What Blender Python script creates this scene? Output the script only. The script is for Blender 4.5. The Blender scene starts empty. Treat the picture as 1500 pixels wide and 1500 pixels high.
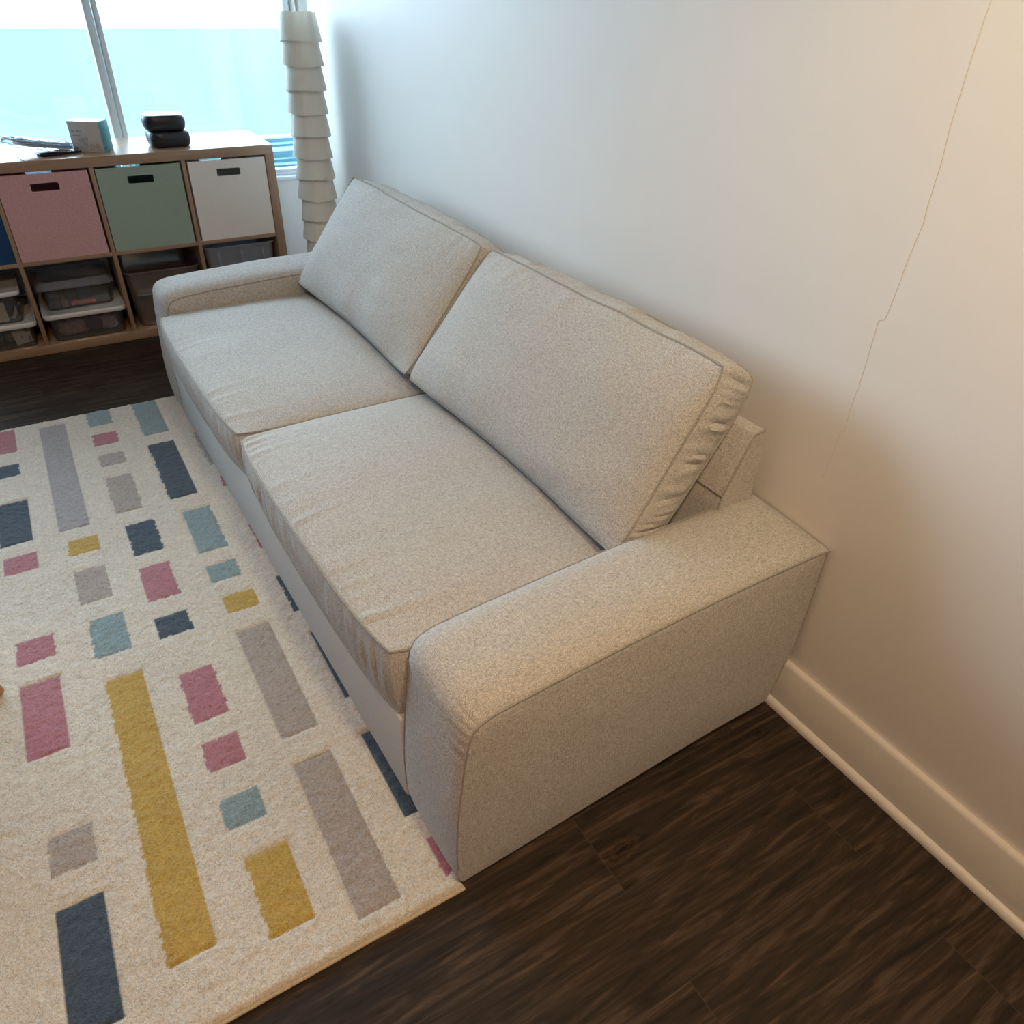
import bpy, bmesh, math, random
import numpy as np
from mathutils import Vector, Matrix, noise
random.seed(7)
S = bpy.context.scene
COL = S.collection
PI = math.pi

# ------------------------------------------------------------------ materials
def new_mat(name):
    m = bpy.data.materials.new(name); m.use_nodes = True
    nt = m.node_tree; nt.nodes.clear()
    out = nt.nodes.new('ShaderNodeOutputMaterial')
    b = nt.nodes.new('ShaderNodeBsdfPrincipled')
    nt.links.new(b.outputs[0], out.inputs[0])
    return m, nt, b, out

def N(nt, typ, **kw):
    n = nt.nodes.new(typ)
    for k, v in kw.items():
        if k.startswith('i_'):
            n.inputs[int(k[2:]) if k[2:].isdigit() else k[2:].replace('_', ' ')].default_value = v
        else: setattr(n, k, v)
    return n

def ramp(nt, fac, stops):
    r = nt.nodes.new('ShaderNodeValToRGB')
    el = r.color_ramp.elements
    while len(el) > len(stops): el.remove(el[-1])
    while len(el) < len(stops): el.new(0.5)
    for e, (p, c) in zip(el, stops): e.position = p; e.color = (*c, 1) if len(c) == 3 else c
    nt.links.new(fac, r.inputs[0]); return r

def coords(nt, scale=(1, 1, 1), kind='Object'):
    t = nt.nodes.new('ShaderNodeTexCoord'); mp = nt.nodes.new('ShaderNodeMapping')
    mp.inputs['Scale'].default_value = scale
    nt.links.new(t.outputs[kind], mp.inputs[0]); return mp.outputs[0]

def bump(nt, b, h, strength=.3, dist=.002):
    n = N(nt, 'ShaderNodeBump'); n.inputs['Strength'].default_value = strength; n.inputs['Distance'].default_value = dist
    nt.links.new(h, n.inputs['Height']); nt.links.new(n.outputs[0], b.inputs['Normal']); return n

def plain(name, col, rough=.5, spec=.5, noise_amt=.06, scale=30, metallic=0):
    m, nt, b, o = new_mat(name)
    v = coords(nt)
    n = N(nt, 'ShaderNodeTexNoise'); n.inputs['Scale'].default_value = scale; n.inputs['Detail'].default_value = 4
    nt.links.new(v, n.inputs['Vector'])
    lo = tuple(c * (1 - noise_amt) for c in col); hi = tuple(min(1, c * (1 + noise_amt)) for c in col)
    r = ramp(nt, n.outputs[0], [(.3, lo), (.7, hi)])
    nt.links.new(r.outputs[0], b.inputs['Base Color'])
    b.inputs['Roughness'].default_value = rough
    b.inputs['Specular IOR Level'].default_value = spec
    b.inputs['Metallic'].default_value = metallic
    return m

def fabric(name, light, dark, scale=420, sheen=.15):
    m, nt, b, o = new_mat(name)
    v = coords(nt)
    n1 = N(nt, 'ShaderNodeTexNoise'); n1.inputs['Scale'].default_value = scale; n1.inputs['Detail'].default_value = 2
    n2 = N(nt, 'ShaderNodeTexNoise'); n2.inputs['Scale'].default_value = 190; n2.inputs['Detail'].default_value = 4; n2.inputs['Roughness'].default_value = .7
    nt.links.new(v, n1.inputs['Vector']); nt.links.new(v, n2.inputs['Vector'])
    # stretched slub yarns in two directions
    s = []
    for sc in ((900, 900, 90), (900, 90, 900), (90, 900, 900)):
        vv = coords(nt, sc)
        nn = N(nt, 'ShaderNodeTexNoise'); nn.inputs['Scale'].default_value = 1.0; nn.inputs['Detail'].default_value = 1
        nt.links.new(vv, nn.inputs['Vector']); s.append(nn.outputs[0])
    a = N(nt, 'ShaderNodeMath', operation='ADD'); nt.links.new(s[0], a.inputs[0]); nt.links.new(s[1], a.inputs[1])
    a2 = N(nt, 'ShaderNodeMath', operation='ADD'); nt.links.new(a.outputs[0], a2.inputs[0]); nt.links.new(s[2], a2.inputs[1])
    a3 = N(nt, 'ShaderNodeMath', operation='MULTIPLY_ADD'); nt.links.new(n1.outputs[0], a3.inputs[0]); a3.inputs[1].default_value = 1.2; nt.links.new(a2.outputs[0], a3.inputs[2])
    a4 = N(nt, 'ShaderNodeMath', operation='MULTIPLY_ADD'); nt.links.new(n2.outputs[0], a4.inputs[0]); a4.inputs[1].default_value = .9; nt.links.new(a3.outputs[0], a4.inputs[2])
    sc = N(nt, 'ShaderNodeMapRange'); sc.inputs['From Min'].default_value = 1.9; sc.inputs['From Max'].default_value = 3.2
    nt.links.new(a4.outputs[0], sc.inputs['Value'])
    r = ramp(nt, sc.outputs[0], [(0, dark), (.55, tuple((x + y) / 2 * 1.05 for x, y in zip(light, dark))), (1, light)])
    nt.links.new(r.outputs[0], b.inputs['Base Color'])
    b.inputs['Roughness'].default_value = .95
    b.inputs['Specular IOR Level'].default_value = .15
    b.inputs['Sheen Weight'].default_value = sheen; b.inputs['Sheen Roughness'].default_value = .5
    bump(nt, b, a4.outputs[0], .55, .0012)
    return m

def wood(name, base, dark, rough=.4, axis=(2, 30, 30), coat=0.0, spec=.5):
    m, nt, b, o = new_mat(name)
    v = coords(nt, axis)
    n = N(nt, 'ShaderNodeTexNoise'); n.inputs['Scale'].default_value = 3; n.inputs['Detail'].default_value = 6; n.inputs['Distortion'].default_value = .4
    nt.links.new(v, n.inputs['Vector'])
    r = ramp(nt, n.outputs[0], [(.3, dark), (.65, base)])
    nt.links.new(r.outputs[0], b.inputs['Base Color'])
    b.inputs['Roughness'].default_value = rough; b.inputs['Coat Weight'].default_value = coat
    b.inputs['Specular IOR Level'].default_value = spec
    return m

def clear(name, tint=(.9, .93, .95), alpha=.25, rough=.12, gloss=.12):
    """thin clear plastic or glass: transparent + a little milky body + gloss"""
    m = bpy.data.materials.new(name); m.use_nodes = True
    nt = m.node_tree; nt.nodes.clear()
    out = nt.nodes.new('ShaderNodeOutputMaterial')
    tr = N(nt, 'ShaderNodeBsdfTransparent'); tr.inputs[0].default_value = (*tint, 1)
    di = N(nt, 'ShaderNodeBsdfPrincipled'); di.inputs['Base Color'].default_value = (*[c * .8 for c in tint], 1); di.inputs['Roughness'].default_value = .4
    gl = N(nt, 'ShaderNodeBsdfGlossy'); gl.inputs['Roughness'].default_value = rough
    m1 = N(nt, 'ShaderNodeMixShader'); m1.inputs[0].default_value = alpha
    nt.links.new(tr.outputs[0], m1.inputs[1]); nt.links.new(di.outputs[0], m1.inputs[2])
    fr = N(nt, 'ShaderNodeFresnel'); fr.inputs[0].default_value = 1.45
    mul = N(nt, 'ShaderNodeMath', operation='MULTIPLY_ADD'); mul.inputs[1].default_value = .8; mul.inputs[2].default_value = gloss * .3
    nt.links.new(fr.outputs[0], mul.inputs[0])
    m2 = N(nt, 'ShaderNodeMixShader'); nt.links.new(mul.outputs[0], m2.inputs[0])
    nt.links.new(m1.outputs[0], m2.inputs[1]); nt.links.new(gl.outputs[0], m2.inputs[2])
    nt.links.new(m2.outputs[0], out.inputs[0])
    return m

def wall_mat(name, col):
    m, nt, b, o = new_mat(name)
    v = coords(nt)
    n = N(nt, 'ShaderNodeTexNoise'); n.inputs['Scale'].default_value = 220; n.inputs['Detail'].default_value = 3
    n2 = N(nt, 'ShaderNodeTexNoise'); n2.inputs['Scale'].default_value = 9; n2.inputs['Detail'].default_value = 3
    nt.links.new(v, n.inputs['Vector']); nt.links.new(v, n2.inputs['Vector'])
    r = ramp(nt, n2.outputs[0], [(.3, tuple(c * .985 for c in col)), (.7, col)])
    nt.links.new(r.outputs[0], b.inputs['Base Color'])
    b.inputs['Roughness'].default_value = .55; b.inputs['Specular IOR Level'].default_value = .3
    bump(nt, b, n.outputs[0], .12, .001)
    return m

KNOTS = [(-.537, -3.072, .8), (-.085, -3.003, 1.8), (-.058, -3.203, 1.8), (-1.15, -.42, 1.3)]
def floor_mat():
    m, nt, b, o = new_mat('dark_vinyl_planks')
    t = nt.nodes.new('ShaderNodeTexCoord')
    mp = nt.nodes.new('ShaderNodeMapping'); nt.links.new(t.outputs['Object'], mp.inputs[0])
    mp.inputs['Location'].default_value = (.187 - .06, 3.116 + .028, 0)
    br = N(nt, 'ShaderNodeTexBrick'); br.offset = .37; br.offset_frequency = 2
    br.inputs['Scale'].default_value = 1.0; br.inputs['Brick Width'].default_value = 1.22; br.inputs['Row Height'].default_value = .178
    br.inputs['Mortar Size'].default_value = .0008; br.inputs['Mortar Smooth'].default_value = .2; br.inputs['Bias'].default_value = 0
    br.inputs['Color1'].default_value = (0, 0, 0, 1); br.inputs['Color2'].default_value = (1, 1, 1, 1); br.inputs['Mortar'].default_value = (.5, .5, .5, 1)
    nt.links.new(mp.outputs[0], br.inputs['Vector'])
    # grain, offset per plank
    mp2 = nt.nodes.new('ShaderNodeMapping'); nt.links.new(t.outputs['Object'], mp2.inputs[0]); mp2.inputs['Scale'].default_value = (2.2, 26, 1)
    addv = N(nt, 'ShaderNodeVectorMath', operation='MULTIPLY_ADD'); nt.links.new(br.outputs['Color'], addv.inputs[0]); addv.inputs[1].default_value = (7, 13, 5)
    nt.links.new(mp2.outputs[0], addv.inputs[2])
    g = N(nt, 'ShaderNodeTexNoise'); g.inputs['Scale'].default_value = 2.2; g.inputs['Detail'].default_value = 9; g.inputs['Roughness'].default_value = .68; g.inputs['Distortion'].default_value = .8
    nt.links.new(addv.outputs[0], g.inputs['Vector'])
    r = ramp(nt, g.outputs[0], [(.30, (.010, .0066, .0048)), (.5, (.030, .0195, .0132)), (.70, (.085, .056, .037))])
    # knots: rings round scattered points
    mpk = nt.nodes.new('ShaderNodeMapping'); nt.links.new(t.outputs['Object'], mpk.inputs[0]); mpk.inputs['Scale'].default_value = (2.0, 5.2, 1); mpk.inputs['Location'].default_value = (.44, .14, 0)
    vo = N(nt, 'ShaderNodeTexVoronoi'); vo.inputs['Scale'].default_value = 1.0; vo.inputs['Randomness'].default_value = .9
    nt.links.new(mpk.outputs[0], vo.inputs['Vector'])
    dn = N(nt, 'ShaderNodeMath', operation='MULTIPLY_ADD'); nt.links.new(g.outputs[0], dn.inputs[0]); dn.inputs[1].default_value = .16; nt.links.new(vo.outputs['Distance'], dn.inputs[2])
    kr = ramp(nt, dn.outputs[0], [(.10, (.14, .14, .14)), (.135, (.95, .95, .95)), (.15, (.5, .5, .5)), (.2, (1, 1, 1))])
    mx = N(nt, 'ShaderNodeMix', data_type='RGBA', blend_type='MULTIPLY'); mx.inputs['Factor'].default_value = .8
    nt.links.new(r.outputs[0], mx.inputs['A']); nt.links.new(kr.outputs[0], mx.inputs['B'])
    # a few knots with rings
    prev = mx.outputs['Result']
    for kx, ky, ks in KNOTS:
        mk = nt.nodes.new('ShaderNodeMapping'); nt.links.new(t.outputs['Object'], mk.inputs[0])
        mk.inputs['Scale'].default_value = (14 * ks, 34 * ks, 1); mk.inputs['Location'].default_value = (-kx * 14 * ks, -ky * 34 * ks, 0)
        wn = N(nt, 'ShaderNodeTexNoise'); wn.inputs['Scale'].default_value = 1.6; wn.inputs['Detail'].default_value = 3; nt.links.new(mk.outputs[0], wn.inputs['Vector'])
        ad = N(nt, 'ShaderNodeVectorMath', operation='MULTIPLY_ADD'); nt.links.new(wn.outputs['Color'], ad.inputs[0]); ad.inputs[1].default_value = (.9, .9, 0); nt.links.new(mk.outputs[0], ad.inputs[2])
        sb = N(nt, 'ShaderNodeVectorMath', operation='SUBTRACT'); nt.links.new(ad.outputs[0], sb.inputs[0]); sb.inputs[1].default_value = (.45, .45, 0)
        ln = N(nt, 'ShaderNodeVectorMath', operation='LENGTH'); nt.links.new(sb.outputs[0], ln.inputs[0])
        kr2 = ramp(nt, ln.outputs['Value'], [(.10, (.25, .2, .16)), (.22, (.9, .8, .7)), (.32, (.45, .4, .35)), (.5, (1.25, 1.15, 1.05)), (.62, (.7, .66, .62)), (1, (1, 1, 1))])
        mm = N(nt, 'ShaderNodeMix', data_type='RGBA', blend_type='MULTIPLY'); mm.inputs['Factor'].default_value = 1
        nt.links.new(prev, mm.inputs['A']); nt.links.new(kr2.outputs[0], mm.inputs['B']); prev = mm.outputs['Result']
    # joints slightly lighter, as in the worn vinyl
    mj = N(nt, 'ShaderNodeMix', data_type='RGBA'); nt.links.new(br.outputs['Fac'], mj.inputs['Factor'])
    nt.links.new(prev, mj.inputs['A']); mj.inputs['B'].default_value = (.05, .04, .033, 1)
    nt.links.new(mj.outputs['Result'], b.inputs['Base Color'])
    b.inputs['Roughness'].default_value = .62; b.inputs['Specular IOR Level'].default_value = .18
    bump(nt, b, g.outputs[0], .25, .001)
    return m

def rug_mat():
    m, nt, b, o = new_mat('rug_pile')
    at = N(nt, 'ShaderNodeAttribute', attribute_name='Col')
    v = coords(nt)
    n = N(nt, 'ShaderNodeTexNoise'); n.inputs['Scale'].default_value = 260; n.inputs['Detail'].default_value = 4; n.inputs['Distortion'].default_value = 1.2
    nt.links.new(v, n.inputs['Vector'])
    r = ramp(nt, n.outputs[0], [(.3, (.62, .62, .62)), (.58, (1.05, 1.05, 1.05))])
    mx = N(nt, 'ShaderNodeMix', data_type='RGBA', blend_type='MULTIPLY'); mx.inputs['Factor'].default_value = 1
    nt.links.new(at.outputs['Color'], mx.inputs['A']); nt.links.new(r.outputs[0], mx.inputs['B'])
    nt.links.new(mx.outputs['Result'], b.inputs['Base Color'])
    b.inputs['Roughness'].default_value = 1; b.inputs['Specular IOR Level'].default_value = .05
    b.inputs['Sheen Weight'].default_value = .2
    bump(nt, b, n.outputs[0], .9, .004)
    return m

M = {}
M['sofa'] = fabric('heathered_grey_fabric', (.66, .625, .585), (.205, .193, .18))
M['sofa_flat'] = fabric('plain_grey_fabric', (.62, .60, .575), (.38, .37, .355), 700)
M['piping'] = fabric('fabric_piping', (.42, .39, .345), (.17, .155, .135))  # darker than the sofa fabric, for the shadow along the seams
M['wall'] = wall_mat('painted_wall', (.80, .765, .72))
M['wall2'] = wall_mat('painted_window_wall', (.70, .70, .68))
M['wall3'] = wall_mat('bounce_cut_wall', (.48, .40, .32))  # for the unseen left and back walls, darkened to cut bounced window light
M['ceiling'] = wall_mat('ceiling_paint', (.70, .66, .60))
M['trim'] = plain('semi_gloss_trim_paint', (.57, .53, .49), .4, .4, .02)
M['floor'] = floor_mat()
M['rug'] = rug_mat()
M['rug_binding'] = fabric('rug_binding', (.60, .50, .38), (.35, .28, .2), 300)
M['oak_x'] = wood('light_oak_foil_long', (.335, .215, .135), (.27, .17, .105), .33, (2, 40, 40), .15)
M['oak_z'] = wood('light_oak_foil_upright', (.325, .21, .132), (.26, .165, .102), .4, (40, 40, 2))
M['black_plastic'] = plain('black_plastic', (.012, .012, .013), .5)
M['leg'] = plain('black_foot', (.015, .015, .015), .5)
M['vinyl'] = plain('white_window_frame', (.62, .68, .72), .4, .5, .02)
M['glass'] = clear('window_glass', (.97, .99, 1), .0, .02, .1)
M['clear'] = clear('clear_plastic', (.90, .92, .93), .05, .12, .15)
M['clear_grey'] = clear('frosted_plastic', (.74, .78, .86), .30, .2, .25)
M['clear_brown'] = clear('smoky_plastic', (.72, .64, .60), .16, .12, .3)
M['bag'] = clear('bag_film', (.97, .98, .99), .04, .1, .25)
M['lid'] = plain('white_lid_plastic', (.62, .62, .61), .35, .5, .02)
M['pink_felt'] = fabric('pink_glitter_fabric', (.74, .44, .44), (.42, .24, .25), 300)
M['green_felt'] = fabric('sage_fabric', (.33, .41, .34), (.28, .355, .29), 500)
M['white_felt'] = fabric('white_bin_fabric', (.80, .76, .72), (.72, .69, .65), 500)
M['navy_felt'] = fabric('navy_fabric', (.02, .07, .17), (.012, .045, .12), 500)
M['lampshade'] = None
M['peg'] = wood('honey_wood', (.50, .24, .075), (.33, .14, .04), .35, (8, 8, 60), .3)
M['card_white'] = plain('white_card', (.50, .47, .46), .5, .4, .03)
M['card_beige'] = plain('beige_card', (.58, .51, .44), .6, .4, .03)
M['card_teal'] = plain('teal_card', (.05, .24, .26), .45, .5, .05)
M['print'] = plain('grey_print', (.16, .15, .16), .6)
M['print_light'] = plain('pale_print', (.20, .19, .19), .6)
def sheet(name, col):
    m, nt, b, o = new_mat(name)
    b.inputs['Base Color'].default_value = (*col, 1); b.inputs['Roughness'].default_value = .8
    t = N(nt, 'ShaderNodeBsdfTranslucent'); t.inputs[0].default_value = (*col, 1)
    mx = N(nt, 'ShaderNodeMixShader'); mx.inputs[0].default_value = .5
    nt.links.new(b.outputs[0], mx.inputs[1]); nt.links.new(t.outputs[0], mx.inputs[2]); nt.links.new(mx.outputs[0], o.inputs[0])
    return m
M['mask_blue'] = sheet('pale_blue_sheet', (.50, .72, .90)); M['mask_white'] = sheet('white_sheet', (.88, .90, .92))
M['black_case'] = plain('black_case_shell', (.010, .012, .018), .38, .5, .1)
M['zip'] = plain('zip_tape', (.02, .022, .028), .7)
M['navy'] = plain('navy_paper', (.02, .025, .09), .5)
M['coral'] = plain('coral_plastic', (.62, .17, .13), .4)
M['purple'] = plain('purple_cloth', (.06, .025, .085), .9, .2, .3, 60)
M['mauve'] = plain('mauve_cloth', (.30, .19, .22), .9, .2, .3, 60)
M['dusk'] = plain('dark_cloth', (.03, .03, .045), .9, .2, .3, 60)
M['lilac'] = plain('lilac_cloth', (.33, .29, .36), .9, .2, .2, 60)
M['teal_pack'] = plain('teal_packet', (.07, .19, .20), .45, .5, .3, 25)
M['sage_pack'] = plain('sage_packet', (.13, .18, .17), .5, .5, .2, 25)
M['tin_green'] = plain('green_tin', (.14, .20, .15), .4, .5, .3, 40)
M['strap'] = plain('pale_strap', (.38, .38, .35), .7)
M['brown_stuff'] = plain('brown_card', (.13, .095, .08), .8)
M['facade'] = plain('facade_panel', (.085, .125, .13), .8, .2, .1, .6)
M['facade_glass'] = plain('facade_glass', (.035, .095, .12), .6, .2, .1, 1)
M['ledge'] = plain('daylight_blue_ledge', (.022, .092, .125), .6, .3, .1, 6)  # cyan daylight at the window rails put into the colour
M['street'] = plain('street', (.045, .07, .07), .9, .1, .1, .5)
M['crack'] = plain('paint_crack', (.60, .56, .50), .8)

def lampshade():
    m = bpy.data.materials.new('ivory_shade_film'); m.use_nodes = True
    nt = m.node_tree; nt.nodes.clear()
    out = nt.nodes.new('ShaderNodeOutputMaterial')
    d = N(nt, 'ShaderNodeBsdfPrincipled'); d.inputs['Roughness'].default_value = .45
    v = coords(nt); n = N(nt, 'ShaderNodeTexNoise'); n.inputs['Scale'].default_value = 14
    nt.links.new(v, n.inputs['Vector'])
    r = ramp(nt, n.outputs[0], [(.3, (.84, .81, .73)), (.7, (.88, .86, .79))])
    nt.links.new(r.outputs[0], d.inputs['Base Color'])
    t = N(nt, 'ShaderNodeBsdfTranslucent'); t.inputs[0].default_value = (.95, .93, .88, 1)
    mx = N(nt, 'ShaderNodeMixShader'); mx.inputs[0].default_value = .35
    nt.links.new(d.outputs[0], mx.inputs[1]); nt.links.new(t.outputs[0], mx.inputs[2]); nt.links.new(mx.outputs[0], out.inputs[0])
    return m
M['lampshade'] = lampshade()

# ------------------------------------------------------------------ helpers
def link(name, me, mat, parent=None, kind=None):
    o = bpy.data.objects.new(name, me); COL.objects.link(o)
    if mat is not None: me.materials.append(M[mat] if isinstance(mat, str) else mat)
    if parent is not None: o.parent = parent
    if kind: o['kind'] = kind
    return o

def tag(o, label=None, cat=None, group=None):
    if label: o['label'] = label
    if cat: o['category'] = cat
    if group: o['group'] = group
    return o

def thing(name, label, cat, loc=(0, 0, 0), rz=0, group=None):
    o = bpy.data.objects.new(name, None); COL.objects.link(o)
    o.location = loc; o.rotation_euler = (0, 0, rz); o.empty_display_size = .05
    return tag(o, label, cat, group)

def from_bm(name, bm, mat, parent=None, smooth=False, angle=40, kind=None):
    me = bpy.data.meshes.new(name)
    bmesh.ops.recalc_face_normals(bm, faces=bm.faces)
    if smooth:
        a = math.radians(angle)
        for f in bm.faces: f.smooth = True
        for e in bm.edges:
            if len(e.link_faces) == 2 and e.calc_face_angle(0) > a: e.smooth = False
    bm.to_mesh(me); bm.free()
    return link(name, me, mat, parent, kind)

def add_box(bm, lo, hi, bevel=0, seg=2, mtx=None):
    lo = Vector(lo); hi = Vector(hi); c = (lo + hi) / 2; d = hi - lo
    r = bmesh.ops.create_cube(bm, size=1, matrix=Matrix.Translation(c) @ Matrix.Diagonal((*d, 1)))
    vs = r['verts']
    if bevel:
        es = list({e for v in vs for e in v.link_edges})
        rb = bmesh.ops.bevel(bm, geom=es, offset=bevel, segments=seg, affect='EDGES', profile=.5)
        vs = list({v for f in rb['faces'] for v in f.verts} | {v for v in vs if v.is_valid})
    if mtx is not None: bmesh.ops.transform(bm, matrix=mtx, verts=vs)
    return vs

def box(name, lo, hi, mat, parent=None, bevel=.001, kind=None, mtx=None):
    bm = bmesh.new(); add_box(bm, lo, hi, bevel, 2, mtx)
    return from_bm(name, bm, mat, parent, True, 60, kind)

def tube(bm, pts, r, n=6, closed=False):
    pts = [Vector(p) for p in pts]; k = len(pts); rings = []
    for i, p in enumerate(pts):
        if closed: t = pts[(i + 1) % k] - pts[i - 1]
        else: t = pts[min(i + 1, k - 1)] - pts[max(i - 1, 0)]
        if t.length < 1e-9: t = Vector((0, 0, 1))
        t.normalize()
        a = Vector((0, 0, 1)) if abs(t.z) < .9 else Vector((1, 0, 0))
        if i: # parallel transport
            a = prev - t * prev.dot(t)
            if a.length < 1e-6: a = Vector((0, 0, 1))
        x = (a - t * a.dot(t)).normalized(); y = t.cross(x); prev = x
        rr = r(i / (k - 1)) if callable(r) else r
        rings.append([bm.verts.new(p + x * math.cos(2 * PI * j / n) * rr + y * math.sin(2 * PI * j / n) * rr) for j in range(n)])
    m = k if closed else k - 1
    for i in range(m):
        A, B = rings[i], rings[(i + 1) % k]
        off = 0
        if closed and i == k - 1:
            off = min(range(n), key=lambda o: (A[0].co - B[o].co).length)
        for j in range(n):
            try: bm.faces.new((A[j], A[(j + 1) % n], B[(j + 1 + off) % n], B[(j + off) % n]))
            except ValueError: pass
    if not closed:
        for R_ in (rings[0], rings[-1]):
            try: bm.faces.new(R_)
            except ValueError: pass

def catmull(pts, per=8, closed=False):
    P = [np.array(p, float) for p in pts]; n = len(P); out = []
    for i in range(n if closed else n - 1):
        if closed: p0, p1, p2, p3 = P[i - 1], P[i], P[(i + 1) % n], P[(i + 2) % n]
        else: p0, p1, p2, p3 = P[max(i - 1, 0)], P[i], P[i + 1], P[min(i + 2, n - 1)]
        for j in range(per):
            t = j / per
            out.append(.5 * ((2 * p1) + (-p0 + p2) * t + (2 * p0 - 5 * p1 + 4 * p2 - p3) * t * t + (-p0 + 3 * p1 - 3 * p2 + p3) * t ** 3))
    if not closed: out.append(P[-1])
    return out

def lathe(bm, prof, n=24, c=(0, 0)):
    rings = []
    for r, z in prof:
        rings.append([bm.verts.new((c[0] + r * math.cos(2 * PI * j / n), c[1] + r * math.sin(2 * PI * j / n), z)) for j in range(n)])
    for A, B in zip(rings, rings[1:]):
        for j in range(n): bm.faces.new((A[j], A[(j + 1) % n], B[(j + 1) % n], B[j]))
    bm.faces.new(rings[0]); bm.faces.new(rings[-1])

def nz(x, y, z=0): return noise.noise(Vector((x, y, z)))

# ------------------------------------------------------------------ camera
r = Vector((0.8567346643688936, -0.5149708565291744, 0.0284733523549275))
u = Vector((0.2790940634986796, 0.5093269888939264, 0.8140592866026658))
f = Vector((0.43371905490595447, 0.6894860660737494, -0.58008339581618))
cam = bpy.data.cameras.new('camera'); co = bpy.data.objects.new('camera', cam); COL.objects.link(co)
mw = Matrix.Identity(4)
for i in range(3): mw[i][0] = r[i]; mw[i][1] = u[i]; mw[i][2] = -f[i]
mw[0][3], mw[1][3], mw[2][3] = -1.18274, -3.65429, 1.40976
co.matrix_world = mw
cam.sensor_width = 36; cam.sensor_fit = 'HORIZONTAL'; cam.lens = 36 * 1110.62 / 1500; cam.clip_start = .02
S.camera = co

# ------------------------------------------------------------------ room
XW = .027                       # face of the wall behind the sofa
XL, YB, YF, H = -4.6, -8.0, .42, 2.55  # left and back walls set far off to weaken the bounce
WX0, WX1, WZ0, WZ1 = -3.0, .10, .53, 2.2   # window opening
box('floor', (XL - .1, YB - .1, -.06), (.45, YF + .14, 0), 'floor', kind='structure', bevel=0)
box('wall_right', (XW, YB, 0), (XW + .18, -.01, H), 'wall', kind='structure', bevel=.002)
box('wall_alcove', (.24, -.02, 0), (.40, YF + .14, H), 'wall2', kind='structure', bevel=0)
box('wall_left', (XL - .1, YB, 0), (XL, YF + .14, H), 'wall3', kind='structure', bevel=0)
box('wall_back', (XL, YB - .1, 0), (XW + .2, YB, H), 'wall3', kind='structure', bevel=0)
box('ceiling', (XL - .1, YB - .1, H), (.45, YF + .14, H + .06), 'ceiling', kind='structure', bevel=0)
bm = bmesh.new()
for lo, hi in (((XL, YF, 0), (.24, YF + .14, WZ0)), ((XL, YF, WZ1), (.24, YF + .14, H)),
               ((XL, YF, WZ0), (WX0, YF + .14, WZ1)), ((WX1, YF, WZ0), (.24, YF + .14, WZ1))):
    add_box(bm, lo, hi)
from_bm('wall_front', bm, 'wall2', kind='structure')

# window: stepped vinyl rails, mullions, panes
w = thing('window_1', 'white framed window behind the cube shelf', 'window'); w['kind'] = 'structure'
bm = bmesh.new()
add_box(bm, (WX0, YF - .012, WZ0 - .006), (WX1, YF + .14, WZ0 + .010), .002)
from_bm('window_sill', bm, 'vinyl', w, True, 60)
bm = bmesh.new()
for z0, z1, y0 in ((WZ0 + .01, .552, YF + .03), (.552, .566, YF + .042)):
    add_box(bm, (WX0, y0, z0), (WX1, YF + .09, z1), .0015)
add_box(bm, (WX0, YF + .03, WZ1 - .06), (WX1, YF + .09, WZ1), .002)
for x0, x1 in ((WX0, WX0 + .05), (WX1 - .03, WX1), (-.765, -.735), (-.73, -.71), (-1.62, -1.57), (-2.3, -2.25)):
    add_box(bm, (x0, YF + .03, .566), (x1, YF + .09, WZ1 - .06), .002)
from_bm('window_frame', bm, 'vinyl', w, True, 60)
xs = [WX0 + .05, -2.3, -2.25, -1.62, -1.57, -.765, -.71, WX1 - .03]
for a, b_ in zip(xs[::2], xs[1::2]):
    box('window_pane', (a, YF + .060, .566), (b_, YF + .064, WZ1 - .06), 'glass', w, bevel=0)
# added stepped ledge outside, its blue put in for cyan daylight under the panes
bm = bmesh.new()
for k, (y, z0) in enumerate(((.57, .495), (.66, .512), (.70, .538), (.77, .553), (.82, .583), (.95, .594), (1.02, .612))):
    add_box(bm, (WX0 - .3, y, .2), (.6, y + .13, z0), .003)
o = from_bm('added_ledge', bm, 'ledge', kind='structure', smooth=True)
box('street', (-40, 1.6, -16.2), (40, 60, -16), 'street', kind='structure', bevel=0)

# baseboards with ledge and quarter round
def baseboard(name, y0, y1):
    bm = bmesh.new()
    prof = [(XW, 0), (0.0, 0), (-.0005, .008), (.0025, .0145), (.008, .019), (.012, .0195), (.012, .129), (.0145, .1345), (.0165, .1365), (XW, .1365)]
    a = [bm.verts.new((x, y0, z)) for x, z in prof]; b2 = [bm.verts.new((x, y1, z)) for x, z in prof]
    for i in range(len(prof)): j = (i + 1) % len(prof); bm.faces.new((a[i], a[j], b2[j], b2[i]))
    bm.faces.new(a); bm.faces.new(b2)
    return from_bm(name, bm, 'trim', None, True, 35, 'structure')
baseboard('baseboard_right', YB, -.01)
box('baseboard_front', (XL, YF - .015, 0), (.24, YF, .1365), 'trim', kind='structure')

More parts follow.
